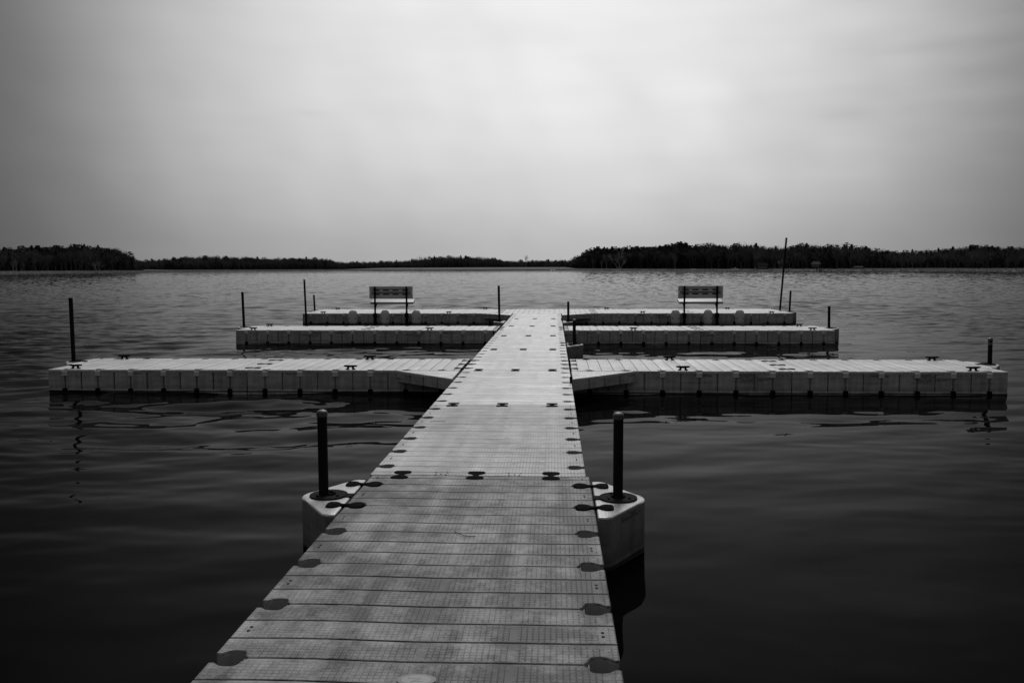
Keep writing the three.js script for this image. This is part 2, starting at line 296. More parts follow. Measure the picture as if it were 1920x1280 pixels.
// triangular gussets in the corners
function gusset(label, x, z, s, leg) {                // right angle at (x, z), legs along +z and s*x
  const t = thing('corner_gusset', label, 'dock gusset', [x, 0, z], 0, 'triangular corner gussets'), Y0 = DECK - 0.15;
  const body = [[0, 0], [0, leg]], n = 4, dx = leg / n;
  for (let i = 0; i <= n; i++) { const q = i / n, px = leg * q, pz = leg * (1 - q); if (i > 0 && i < n) { const e = 0.008; body.push([s * (px - e), pz + e], [s * (px - e - 0.012), pz + e - 0.012], [s * (px + e - 0.012), pz - e - 0.012], [s * (px + e), pz - e]); } else body.push([s * px, pz]); }
  const pts = body.filter((q, i, a) => !i || Math.hypot(q[0] - a[i - 1][0], q[1] - a[i - 1][1]) > 1e-4);
  part('float', metreUV(slab(pts, Y0, DECK - 0.034), 1.3), hullMat, t);
  for (let i = 0; i < 5; i++) { const z0 = i * leg / 5 + 0.004, z1 = (i + 1) * leg / 5 - 0.004; const w0 = leg - z0, w1 = leg - z1; const tri = w1 < 0.01 ? [[0, z0], [s * w0, z0], [0, z1]] : [[0, z0], [s * w0, z0], [s * w1, z1], [0, z1]]; part('deck_strip', metreUV(slab(tri, DECK - 0.036, DECK - 0.002, 0.005), 0.4 + i), deckMats[1], t); }
}
gusset('triangular gusset between walkway and nearest left finger dock', -0.765, -5.985, -1, 0.86);
gusset('triangular gusset between walkway and nearest right finger dock', 0.765, -5.985, 1, 0.86);
gusset('small far gusset left of the walkway where it meets the cross dock', -0.765, -21.03, -1, 0.9);
gusset('small far gusset right of the walkway where it meets the cross dock', 0.765, -21.03, 1, 0.9);

// bow-tie couplers
const tieGeo = (() => {
  const q = [[0.014, 0.019], [0.026, 0.026], [0.042, 0.049], [0.064, 0.060], [0.086, 0.059], [0.102, 0.050], [0.108, 0.030], [0.109, 0]], pts = [];
  for (const [d, h] of q) pts.push([d, h]); for (const [d, h] of [...q].reverse().slice(1)) pts.push([d, -h]);
  const all = [...pts, ...pts.slice().map(([d, h]) => [-d, -h])];
  return slab(all, -0.02, 0.004, 0.004);
})();
const bolt = new THREE.CylinderGeometry(0.009, 0.009, 0.006, 8).toNonIndexed().translate(0, 0.004, 0);
function coupler(label, x, z, turn, group) {
  const t = thing('dock_coupler', label, 'coupler', [x, DECK + 0.002, z], turn, group);
  part('body', tieGeo, rubber, t); const b = part('bolt_head', bolt, black, t); b.position.x = 0.06; const b2 = part('bolt_head', bolt, black, t); b2.position.x = -0.06;
}
const nth = ['nearest', 'second', 'third', 'fourth', 'fifth', 'sixth', 'last'];
for (let n = 1; n < 8; n++) for (const i of [-1, 0, 1]) coupler(`black bow-tie coupler across the ${nth[n - 1]} walkway joint, ${['left', 'middle', 'right'][i + 1]} one of three`, i * 0.508, JOINTS[n], Math.PI / 2, 'couplers across the walkway joints');
ROWS.forEach((R, k) => { for (const s of [-1, 1]) { const side = s < 0 ? 'left' : 'right', row = k ? 'second' : 'nearest'; for (let i = 0; i < 3; i++) {
  const pos = ['nearest', 'middle', 'farthest'][i], z = R.z + (1 - i) * (k ? 0.47 : 0.508);
  coupler(`black coupler joining the ${row} ${side} finger dock to the walkway, ${pos} of three`, s * 0.757, z, 0, 'couplers between finger docks and walkway');
  coupler(`black coupler across the mid joint of the ${row} ${side} finger dock, ${pos} of three`, s * R.x[1], z, 0, 'couplers in the finger docks');
} } });
for (const [x, nm] of [[TX[1], 'outer left'], [TX[2], 'inner left'], [TX[3], 'inner right'], [TX[4], 'outer right']]) for (let i = 0; i < 3; i++) coupler(`tiny dark coupler across the ${nm} joint of the far cross dock, ${['nearest', 'middle', 'farthest'][i]} of three`, x, -21.5 - i * 0.9, 0, 'couplers in the far cross dock');

// screw clusters on the nearest joint and small rubber plugs at the walkway edge
for (const [xx, s] of [[-0.25, 0], [0.25, 0]]) for (const [a, b] of [[-0.04, -0.03], [0.04, -0.03], [0, 0.012], [-0.035, 0.03], [0.035, 0.03]]) { const m = part('screw_hole', screwGeo, holeMat, walk[1]); m.position.set(xx + a, DECK + 0.0006, 1.47 + b - 0.0); }
for (const [x, z, lab] of [[0.735, -4.75, 'short black rubber stub on the right walkway edge before the near gusset'], [-0.74, -12.35, 'short black rubber stub on the left walkway edge before the second finger dock'], [0.735, -17.3, 'short black rubber stub on the far right edge of the walkway']]) {
  const t = thing('rubber_stub', lab, 'rubber stub', [x, DECK, z]);
  part('stem', rod([0, -0.02, 0], [0, 0.06, 0], 0.017, 0.015, 12), rubber, t); part('cap', new THREE.SphereGeometry(0.02, 12, 8).translate(0, 0.062, 0), rubber, t);
}

for (const [lab, pts] of [['thin dark twig lying near the left edge of the second walkway section', [[-0.60, -2.02], [-0.55, -2.035], [-0.49, -2.04], [-0.46, -2.03]]], ['thin bent grass stem lying in the middle of the nearest walkway section', [[0.00, 1.26], [0.035, 1.31], [0.075, 1.335], [0.12, 1.345]]]]) {
  const o = thing('twig', lab, 'twig', [pts[0][0], DECK, pts[0][1]]);
  part('stem', new THREE.TubeGeometry(new THREE.CatmullRomCurve3(pts.map(([x, z], i) => new THREE.Vector3(x - pts[0][0], 0.004 + 0.003 * (i % 2), z - pts[0][1]))), 16, 0.0019, 6), grey(0.03, 0.9), o);
}
// ---------------------------------------------------------------- pile holders and posts
function holder(label, x, z, s, scale = 1) {          // a rounded float wedge beside the dock; s = which way it points
  const t = thing('pile_holder', label, 'pile holder', [x, 0, z], 0, 'float pile holders'), k = scale, out = [];
  out.push([0.004, -0.41 * k], [0.05, -0.415 * k], [0.085, -0.395 * k]);
  for (let i = 0; i <= 10; i++) { const a = -1.02 + 2.04 * i / 10; out.push([(0.215 + 0.092 * Math.cos(a)), 0.12 * k * Math.sin(a)]); }
  out.push([0.085, 0.395 * k], [0.05, 0.415 * k], [0.004, 0.41 * k]);
  const plan = out.map(([a, b]) => [s * a, b]);
  part('float', metreUV(slab(plan, -0.12, DECK - 0.020, 0.004), x * 2.3 + 0.9), shadedHolderMat, t);
  part('lit_top', metreUV(slab(plan, DECK - 0.0215, DECK - 0.002, 0.009, 0.8), x + 0.3, z), deckMats[1], t);  // top of the same float, its sky-lit tone put in as a paler material
  const ring = [new THREE.CylinderGeometry(0.115, 0.118, 0.012, 40).toNonIndexed().translate(s * 0.145, DECK + 0.002, 0), box(0.10, 0.008, 0.075, s * 0.045, DECK + 0.0005, 0)];
  part('ring_plate', ring, ringMat, t);
  part('collar', new THREE.TorusGeometry(0.036, 0.009, 8, 24).rotateX(Math.PI / 2).translate(s * 0.145, DECK + 0.010, 0), rubber, t);
  for (const a of [0.6, 2.4, 4.2]) { const m = part('bolt_head', bolt, black, t); m.position.set(s * 0.145 + 0.08 * Math.cos(a), DECK + 0.008, 0.08 * Math.sin(a)); }
  if (scale === 1) for (const d of [-0.25, 0.25]) { }
  return t;
}
const postGroup = 'steel mooring posts';
function post(label, x, z, h, cap, lean = [0, 0], r = 0.030) {
  const t = thing('mooring_post', label, 'post', [x, 0, z], 0, postGroup), H = DECK + h, lx = lean[0], lz = lean[1];
  part('pipe', rod([-lx * 0.6, -0.6, -lz * 0.6], [lx, H - (cap ? 0.012 : 0), lz], r, r, 24), steelRust, t);
  if (cap === 'dome') { const g = new THREE.SphereGeometry(r + 0.004, 24, 10, 0, 6.3, 0, Math.PI / 2).scale(1, 0.62, 1).translate(lx, H - 0.02, lz); part('cap', [g, new THREE.CylinderGeometry(r + 0.004, r + 0.004, 0.022, 24).translate(lx, H - 0.03, lz)], capMat, t); }
  if (cap === 'pale') part('cap', new THREE.CylinderGeometry(r + 0.003, r + 0.003, 0.05, 20).translate(lx, H - 0.02, lz), paleCap, t);
  return t;
}
holder('left near float pile holder beside the nearest walkway section', -0.718, 0.54, -1);
holder('right near float pile holder beside the nearest walkway section', 0.772, 0.54, 1);
for (const [s, side] of [[-1, 'left'], [1, 'right']]) for (const [z, pos] of [[0.258, 'farther'], [0.758, 'nearer']]) coupler(`large black coupler holding the ${side} near pile holder, the ${pos} one of two`, s < 0 ? -0.711 : 0.768, z, 0, 'couplers on the near pile holders');
post('left near black post with pale domed cap in its pile holder', -0.890, 0.555, 0.537, 'dome');
post('right near black post with pale domed cap in its pile holder', 0.915, 0.555, 0.530, 'dome');
holder('pile holder on the right walkway side between the two rows of finger docks', 0.757, -10.15, 1);
for (const [z, pos] of [[-10.42, 'farther'], [-9.92, 'nearer']]) coupler(`black coupler on the single middle pile holder right of the walkway, the ${pos} one`, 0.757, z, 0, 'couplers on the middle pile holder');
post('black post with domed cap between the two right finger docks', 0.90, -10.15, 0.463, 'dome');
for (const [s, side, h] of [[-1, 'left', 0.94], [1, 'right', 0.52]]) {
  holder(`far ${side} pile holder beside the walkway behind the second finger dock`, s * 0.757, -16.97, s);
  post(`${h > 0.6 ? 'tall' : 'short'} black post ${side} of the walkway just in front of the cross dock`, s * 0.902, -16.97, h, null, [s < 0 ? -0.018 : 0, 0]);
}
holder('pile holder at the outer end of the nearest left finger dock', -6.60, -7.08, -1);
post('tall black post at the end of the nearest left finger dock', -6.80, -7.08, 0.967, null, [-0.004, 0]);
holder('pile holder at the outer end of the nearest right finger dock', 6.59, -6.93, 1);
const p5 = post('short capped post at the end of the nearest right finger dock', 6.78, -6.93, 0.383, 'dome', [-0.012, 0]);
part('band', new THREE.CylinderGeometry(0.0315, 0.0315, 0.04, 20, 1, true).translate(-0.012, DECK + 0.30, 0), capMat, p5);
holder('pile holder at the outer end of the second left finger dock', -6.77, -14.75, -1);
post('tall black post at the end of the second left finger dock', -6.93, -14.75, 0.845, null, [-0.02, 0]);
holder('pile holder at the outer end of the second right finger dock', 6.77, -14.48, 1);
post('medium black post at the end of the second right finger dock', 6.86, -14.48, 0.503, null, [-0.015, 0]);
holder('pile holder at the left end of the far cross dock', -7.375, -23.0, -1);
post('tall pole with pale tip at the left end of the cross dock', -7.22, -20.98, 1.06, 'pale', [-0.03, 0]);
post('short post behind the pale tipped pole at the cross dock left end', -7.49, -23.0, 0.52, null, [-0.035, 0]);
holder('pile holder at the right end of the far cross dock', 7.845, -21.9, 1);
post('very tall leaning black pole at the right end of the cross dock', 7.92, -22.9, 2.35, null, [0.135, 0]);
post('medium black post beside the tall leaning pole, right cross dock end', 7.93, -21.9, 0.655, null, [0.03, 0]);

// ---------------------------------------------------------------- cleats
const cleatGeo = (() => {
  const g = [];
  const horn = []; for (let i = 0; i <= 12; i++) { const q = i / 6 - 1; horn.push([q * 0.095, 0.043 + 0.007 * q * q, 0.0155 - 0.007 * Math.abs(q) ** 3]); }
  for (let i = 0; i < 12; i++) g.push(rod([horn[i][0], horn[i][1], 0], [horn[i + 1][0], horn[i + 1][1], 0], horn[i][2], horn[i + 1][2], 10, i === 0 || i === 11));
  const legs = []; for (const s of [-1, 1]) legs.push(rod([s * 0.042, 0.002, 0], [s * 0.026, 0.042, 0], 0.016, 0.014, 10));
  const base = [-1, 1].map(s => box(0.045, 0.008, 0.04, s * 0.045, 0.004, 0, 0.003));
  return [mergeGeometries(g), mergeGeometries(legs), mergeGeometries(base)];
})();
function cleat(label, x, z, group) { const t = thing('dock_cleat', label, 'cleat', [x, DECK, z], 0, group); part('horn', cleatGeo[0], black, t); part('leg', cleatGeo[1], black, t); part('foot', cleatGeo[2], black, t); return t; }
const CG = 'black mooring cleats';
for (const [x, z, lab] of [
  [-6.24, -6.14, 'on the nearest left finger dock, front edge by the post'], [-6.19, -7.44, 'on the back edge of the nearest left finger dock, outer end'],
  [-2.30, -6.12, 'on the front edge of the nearest left finger dock, near the gusset'], [-2.31, -7.44, 'on the back edge of the nearest left finger dock, near the walkway'],
  [2.29, -6.12, 'on the front edge of the nearest right finger dock, near the gusset'], [2.28, -7.44, 'on the back edge of the nearest right finger dock, near the walkway'],
  [6.16, -6.12, 'on the front edge of the nearest right finger dock, outer end'], [6.18, -7.44, 'on the nearest right finger dock, back edge by the post'],
  [-6.39, -13.85, 'on the front edge of the second left finger dock, outer end'], [-6.42, -15.1, 'on the back edge of the second left finger dock'],
  [-2.30, -13.81, 'on the front edge of the second left finger dock, near the walkway'], [2.32, -13.85, 'on the front edge of the second right finger dock, near the walkway'],
  [6.29, -13.83, 'on the front edge of the second right finger dock, outer end'], [6.35, -15.1, 'on the back edge of the second right finger dock'],
  [-6.72, -21.15, 'on the front edge of the cross dock, far left'], [-6.9, -23.7, 'on the back edge of the cross dock, far left'], [-2.75, -21.15, 'on the front edge of the cross dock, right of the left bench'],
  [-1.81, -23.7, 'on the back edge of the cross dock, left of the walkway end'], [2.31, -23.7, 'on the back edge of the cross dock, right of the walkway end'], [3.27, -21.2, 'on the front edge of the cross dock, left of the right bench'],
  [6.36, -23.7, 'on the back edge of the cross dock, right of the right bench'], [7.2, -21.15, 'on the front edge of the cross dock, by the leaning pole'],
]) cleat('black horn cleat ' + lab, x, z, CG);

// ---------------------------------------------------------------- benches and fenders on the cross dock
function bench(label, x, z) {                         // faces away from the camera, over the far side
  const t = thing('dock_bench', label, 'bench', [x, 0, z], 0), W = 1.36;
  const roundRect = (x0, x1, y0, y1, r) => { const p = []; for (const [cx, cy, a] of [[x1 - r, y0 + r, -Math.PI / 2], [x1 - r, y1 - r, 0], [x0 + r, y1 - r, Math.PI / 2], [x0 + r, y0 + r, Math.PI]]) for (let i = 0; i <= 4; i++) p.push(new THREE.Vector2(cx + r * Math.cos(a + i * Math.PI / 8), cy + r * Math.sin(a + i * Math.PI / 8))); return p; };
  const board = (y0, y1, ys) => {
    const s = new THREE.Shape(roundRect(-W / 2, W / 2, y0, y1, 0.012));
    for (let i = 0; i < 4; i++) { const cx = -W / 2 + [0.227, 0.524, 0.822, 1.13][i]; s.holes.push(new THREE.Path(roundRect(cx - 0.1, cx + 0.1, ys - 0.02, ys + 0.02, 0.015))); }
    const g = new THREE.ExtrudeGeometry(s, { depth: 0.03, bevelEnabled: true, bevelSize: 0.005, bevelThickness: 0.005, bevelOffset: -0.005, bevelSegments: 2 }); return toCreasedNormals(g, 0.7);
  };
  const back = y => DECK + y;
  const up = part('backrest_board', board(back(0.662), back(0.845), back(0.722)), benchMat, t); up.position.z = -0.075;
  const lo = part('backrest_board', board(back(0.462), back(0.654), back(0.596)), benchMat, t); lo.position.z = -0.075;
  for (const y of [0.722, 0.596]) part('slot_shade_strip', box(W * 0.92, 0.055, 0.006, 0, back(y), -0.084), black, t);  // black strip added behind the slots to paint in their shade
  for (const y of [0.655]) part('joint_rail', box(W * 0.93, 0.014, 0.018, 0, back(y + 0.003), -0.032), black, t);
  const seat = part('seat', box(W - 0.02, 0.068, 0.42, 0.0, 0, 0, 0.012), seatMat, t); seat.position.set(0.02, back(0.362), -0.255); seat.rotation.x = 0.20;
  for (const s of [-1, 1]) {
    const lx = s * 0.495, leg = part('leg', box(0.05, 0.86 + DECK + 0.12, 0.05, lx, (0.83 + DECK - 0.12) / 2, 0.006, 0.005), black, t);
    const tri = new THREE.Shape([[0, 0], [0.34, 0.05], [0, -0.16]].map(p => new THREE.Vector2(...p)));
    part('seat_bracket', new THREE.ExtrudeGeometry(tri, { depth: 0.024, bevelEnabled: false }).rotateY(Math.PI / 2).translate(lx - 0.012, back(0.285), -0.022), black, t);
    part('dock_clamp', box(0.12, 0.14, 0.06, lx, DECK - 0.055, 0.026, 0.008), black, t);
    part('dock_clamp', box(0.08, 0.22, 0.05, lx, 0.07, 0.028, 0.008), black, t);
  }
  return t;
}
bench('left pale bench with slotted backrest, seen from behind on the cross dock', -4.54, -20.98);
bench('right pale bench with slotted backrest, seen from behind, near the leaning pole', 5.01, -20.98);
const fenderGeo = (() => {
  const g = new THREE.SphereGeometry(1, 96, 28), p = g.attributes.position;
  for (let i = 0; i < p.count; i++) { const x = p.getX(i), y = p.getY(i), z = p.getZ(i), a = Math.atan2(z, x), rr = Math.hypot(x, z); const sq = Math.pow(Math.max(1e-6, 1 - Math.abs(y) ** 3.4), 1 / 2.6), rib = 1 - 0.17 * Math.pow(0.5 + 0.5 * Math.cos(a * 11 + 1.6), 2) * (rr > 0.25 ? 1 : 0); p.setXYZ(i, Math.cos(a) * sq * rib * 0.142, y * 0.232, Math.sin(a) * sq * rib * 0.105); }
  g.computeVertexNormals(); return g;
})();
[[-5.74, 'left of the left bench'], [-4.73, 'between the legs of the left bench'], [-3.75, 'right of the left bench'], [4.25, 'left of the right bench'], [5.24, 'between the legs of the right bench'], [6.2, 'right of the right bench']].forEach(([x, lab]) => {
  const t = thing('dock_fender', `pale ribbed fender on the cross dock front, ${lab}`, 'fender', [x, 0.19, -21.0], 0, 'ribbed fenders on the cross dock');
  part('body', fenderGeo, fenderMat, t); for (const s of [-1, 1]) part('bolt_head', new THREE.SphereGeometry(0.018, 10, 8).translate(s * 0.09, -0.03, 0.07), black, t);
});

// ---------------------------------------------------------------- badge on the nearest section
{
  const c = document.createElement('canvas'); c.width = 512; c.height = 320; const x = c.getContext('2d');
  x.fillStyle = '#777'; x.fillRect(0, 0, 512, 320);
  x.fillStyle = '#b4b4b4'; x.beginPath(); x.ellipse(256, 160, 190, 118, 0, 0, 7); x.fill();
  x.strokeStyle = '#3c3c3c'; x.lineWidth = 7; x.beginPath(); x.ellipse(256, 160, 240, 148, 0, 0, 7); x.stroke();
  x.strokeStyle = '#444'; x.lineCap = 'round'; x.lineWidth = 16; x.beginPath(); x.moveTo(150, 100); x.bezierCurveTo(130, 150, 220, 140, 260, 130); x.bezierCurveTo(300, 120, 330, 130, 250, 180); x.bezierCurveTo(220, 200, 200, 220, 190, 230); x.stroke();
  x.lineWidth = 22; x.beginPath(); x.moveTo(200, 232); x.bezierCurveTo(240, 190, 260, 230, 285, 200); x.bezierCurveTo(305, 230, 330, 190, 340, 215); x.stroke();
  const tx = new THREE.CanvasTexture(c); tx.colorSpace = THREE.SRGBColorSpace;
  const m = new THREE.MeshPhysicalMaterial({ map: tx, roughness: 0.45 }); m.color.setRGB(0.34, 0.34, 0.34);
  const g = new THREE.CircleGeometry(1, 48).scale(0.068, 0.043, 1).rotateX(-Math.PI / 2);
  const b = part('badge', g, m, walk[0]); b.position.set(0.03, DECK + 0.0035, 2.915 - 1.515);
}

// ---------------------------------------------------------------- the far shore
const camR = new THREE.Matrix4().makeRotationFromEuler(camera.rotation), eye = camera.position;
function bearing(px) { const v = new THREE.Vector3((px - 960) / 1624.12, (640 - 503) / 1624.12, -1).applyMatrix4(camR); return Math.atan2(v.x, -v.z); }
const at = (px, d) => { const b = bearing(px); return [eye.x + Math.sin(b) * d, eye.z - Math.cos(b) * d]; };
const horizonY = px => poly([[0, 506], [960, 502.5], [1920, 499.4]], px);
const yAt = (px, py, d) => eye.y + (horizonY(px) - py) * d / 1624.12 * Math.cos(bearing(px) - 0.0);    // height of what shows at that row, that far away

const SHORE = [[-260, 300], [-60, 335], [0, 346], [150, 400], [260, 480], [330, 600], [480, 700], [640, 800], [720, 600], [900, 560], [1100, 560], [1280, 620], [1450, 520], [1600, 440], [1920, 330], [2150, 300]];
const shoreD = px => poly(SHORE, px);
const TREE_D = [[-260, 312], [0, 362], [150, 418], [258, 500], [268, 650], [640, 860], [700, 900], [1060, 900], [1085, 660], [1280, 640], [1450, 540], [1600, 458], [1920, 346], [2150, 312]];
const TOP = [[-260, 466], [0, 464], [40, 460], [90, 462], [150, 458], [200, 463], [228, 468], [248, 479], [262, 486], [300, 484], [360, 479], [440, 480], [500, 482], [560, 481], [610, 483], [640, 490], [700, 489], [760, 487], [800, 482], [830, 479], [880, 479], [920, 482], [960, 487], [1070, 486], [1082, 480], [1096, 472], [1112, 464], [1150, 465], [1200, 463], [1250, 461], [1275, 455], [1300, 461], [1340, 458], [1365, 462], [1380, 456], [1420, 458], [1450, 462], [1480, 461], [1500, 457], [1540, 461], [1590, 458], [1640, 466], [1680, 471], [1720, 469], [1760, 467], [1800, 464], [1840, 460], [1880, 462], [1920, 464], [2150, 466]];
{
  const pos = [], idx = [], cols = [[-3, -0.5], [0, -0.05], [2, 0.35], [9, 0.6], [60, 1.0], [400, 3]], n = 240, r = rng(61);
  for (let i = 0; i <= n; i++) { const px = lerp(-260, 2150, i / n), d = shoreD(px) + 3 * (r() - 0.5); for (const [dd, y] of cols) { const [x, z] = at(px, d + dd); pos.push(x, y + (dd > 0 && dd < 60 ? 0.15 * (r() - 0.5) : 0), z); } }
  const c = cols.length; for (let i = 0; i < n; i++) for (let k = 0; k < c - 1; k++) { const a = i * c + k, b = a + c; idx.push(a, a + 1, b, b, a + 1, b + 1); }
  const g = new THREE.BufferGeometry(); g.setAttribute('position', new THREE.Float32BufferAttribute(pos, 3)); g.setIndex(idx); g.computeVertexNormals(); metreUV(g);
  const m = grey(0.05, 0.95); m.side = THREE.DoubleSide; const s = part('far_shore', g, m, scene); s.userData.kind = 'structure'; s.userData.label = 'low dark bank along the far side of the lake';
}
// tree builders: geometry of unit height
function pineCrown(seed, shape = 'round') {
  const r = rng(seed), P = [], top = 0.93 + 0.05 * r();
  const clumps = 90;
  for (let i = 0; i < clumps; i++) {
    const q = Math.pow(r(), 0.8), y = 0.28 + (top - 0.28) * q, w = shape === 'round' ? 0.19 * Math.pow(Math.max(0, 1 - Math.abs((y - 0.62) / (y > 0.62 ? 0.36 : 0.42)) ** 2.2), 0.7) + 0.012 : 0.17 * Math.pow(1 - q, 0.8) + 0.015, a = r() * 6.283, rr = w * Math.pow(r(), 0.45);
    const cx = Math.cos(a) * rr, cz = Math.sin(a) * rr, s = (0.020 + 0.026 * r()) * (1.15 - 0.45 * q);
    for (let k = 0; k < 12; k++) { const v = [0, 1, 2].map(() => [cx + (r() + r() - 1) * 1.5 * s, y + (r() + r() - 1) * 1.5 * s, cz + (r() + r() - 1) * 1.5 * s]); P.push(...v.flat()); }
  }
  const g = new THREE.BufferGeometry(); g.setAttribute('position', new THREE.Float32BufferAttribute(P, 3)); g.computeVertexNormals(); return g;
}
const pineTrunk = () => { const g = rod([0, -0.03, 0], [0, 0.92, 0], 0.016, 0.004, 6); g.deleteAttribute('uv'); return g; };
function bareBranches(seed, spread = 0.42, twig = 1, lean = 0, stems = 1) {
  const r = rng(seed), P = [], trunk = [];
  const seg = (a, b, r0, r1, out) => {
    const d = b.clone().sub(a).normalize(), u = new THREE.Vector3(d.y, -d.x, 0.3).cross(d).normalize(), v = d.clone().cross(u);
    const ring = (c, rad) => [0, 1, 2].map(i => { const t = i * 2.094; return c.clone().addScaledVector(u, Math.cos(t) * rad).addScaledVector(v, Math.sin(t) * rad); });
    const A = ring(a, r0), B = ring(b, r1); for (let i = 0; i < 3; i++) { const j = (i + 1) % 3; for (const q of [A[i], A[j], B[i], A[j], B[j], B[i]]) out.push(q.x, q.y, q.z); }
  };
  const grow = (p, d, len, rad, lev) => {
    const e = p.clone().addScaledVector(d, len); seg(p, e, rad, rad * 0.7, lev === 0 ? trunk : P);
    if (lev >= 5) return;
    const n = lev === 0 ? 3 : lev < 3 ? 3 : 2 + (r() < 0.5 * twig ? 1 : 0);
    for (let i = 0; i < n; i++) { const dd = d.clone().add(new THREE.Vector3((r() - 0.5) * 2 * spread * 1.5, (r() - 0.25) * 0.5, (r() - 0.5) * 2 * spread * 1.5)).normalize(); grow(lev && i === 0 ? e : p.clone().lerp(e, 0.55 + 0.45 * r()), dd, len * (0.62 + 0.2 * r()), rad * 0.62, lev + 1); }
  };
  for (let s = 0; s < stems; s++) grow(new THREE.Vector3((r() - 0.5) * 0.04 * (stems - 1), -0.02, 0), new THREE.Vector3(lean + (stems > 1 ? (s / (stems - 1) - 0.5) * 0.7 : 0), 1, 0).normalize(), 0.34, 0.017, 0);
  const mk = a => { const g = new THREE.BufferGeometry(); g.setAttribute('position', new THREE.Float32BufferAttribute(a, 3)); return g; };
  const a = mk(trunk), b = mk(P); b.computeBoundingBox(); const k = 1 / Math.max(0.3, b.boundingBox.max.y); for (const g of [a, b]) { g.scale(k, k, k); g.computeVertexNormals(); }
  return [a, b];
}
const pineMat = grey(0.014, 0.9), barkDark = grey(0.02, 0.9), bareMat = grey(0.075, 0.9), birchMat = grey(0.36, 0.8), twigPale = grey(0.17, 0.85), bushMat = grey(0.016, 0.95), reedMat = grey(0.42, 0.9);
for (const m of [pineMat, bareMat, twigPale, bushMat, reedMat, birchMat]) m.side = THREE.DoubleSide;
const pines = [pineCrown(71), pineCrown(72), pineCrown(73, 'cone'), pineCrown(74)].map(c => [pineTrunk(), c]);
const bares = [81, 82, 83, 84].map(s => bareBranches(s, 0.45, 1));
const bushGeo = (() => { const r = rng(77), P = []; for (let i = 0; i < 260; i++) { const a = r() * 6.283, b = r(), rr = Math.sqrt(r()) * (1 - b * b * 0.7); const c = [Math.cos(a) * rr, b, Math.sin(a) * rr]; for (let k = 0; k < 3; k++) P.push(c[0] + (r() - 0.5) * 0.3, c[1] + (r() - 0.5) * 0.3, c[2] + (r() - 0.5) * 0.3); } const g = new THREE.BufferGeometry(); g.setAttribute('position', new THREE.Float32BufferAttribute(P, 3)); g.computeVertexNormals(); return g; })();

function wood(label, x0, x1, pineShare, seed, step) {  // the mass of trees on one stretch of shore
  const root = thing('wooded_shore', label, 'wood'); root.userData.kind = 'stuff';
  const r = rng(seed), M = { p: pines.map(() => []), b: bares.map(() => []), u: [] }, dummy = new THREE.Object3D();
  for (let px = x0; px < x1; px += step) for (let row = 0; row < 5; row++) {
    const q = px + (r() - 0.5) * step * 2.2, d = poly(TREE_D, q) + row * 9 + r() * 8, [x, z] = at(q, d);
    const full = Math.max(3, yAt(q, poly(TOP, q), d) - 0.6), isPine = r() < pineShare(q) * (row === 0 ? 0.3 : 1);
    const h = full * (row < 2 ? 0.60 + 0.38 * r() : 0.84 + 0.26 * Math.pow(r(), 1.3)) * (isPine ? 1 : 0.97);
    dummy.position.set(x, 0.5, z); dummy.rotation.set(0, r() * 6.283, 0); const w = h * (isPine ? 0.95 + 0.5 * r() : 0.8 + 0.5 * r()); dummy.scale.set(w, h, w); dummy.updateMatrix();
    (isPine ? M.p : M.b)[Math.floor(r() * 4)].push(dummy.matrix.clone());
    for (let k = 0; k < (row === 0 ? 1 : 2); k++) { const q2 = q + (r() - 0.5) * step * 2, [bx, bz] = at(q2, d + 3 + r() * 6), bh = full * (row === 0 ? 0.22 : 1) * (0.30 + 0.5 * r() * Math.min(1, 0.4 + row * 0.2)); dummy.position.set(bx, 0.2, bz); const bw = Math.max(2.2, bh * 0.45); dummy.scale.set(bw, bh, bw); dummy.updateMatrix(); M.u.push(dummy.matrix.clone()); }
  }
  const inst = (name, g, m, list) => { if (!list.length) return; const o = new THREE.InstancedMesh(g, m, list.length); list.forEach((q, i) => o.setMatrixAt(i, q)); o.name = name; o.castShadow = o.receiveShadow = true; o.userData.kind = 'stuff'; root.add(o); };
  pines.forEach((g, i) => { inst('pine_crowns', g[1], pineMat, M.p[i]); inst('pine_trunks', g[0], barkDark, M.p[i]); });
  bares.forEach((g, i) => { inst('bare_branches', g[1], bareMat, M.b[i]); inst('bare_trunks', g[0], bareMat, M.b[i]); });
  inst('undergrowth', bushGeo, bushMat, M.u);
}
wood('dark mixed wood on the near left shore, tops falling to the right', -200, 262, q => 0.55 - 0.3 * smooth(150, 240, q), 101, 3.4);
wood('low dark wood along the distant shore left of centre', 262, 645, q => 0.25, 102, 3.0);
wood('far low rounded wood behind the marsh in the middle', 640, 1090, q => 0.2, 103, 2.6);
wood('tall dark wood along the right shore of the lake', 1082, 2120, q => 0.75 - 0.5 * smooth(1300, 1420, q), 104, 3.2);
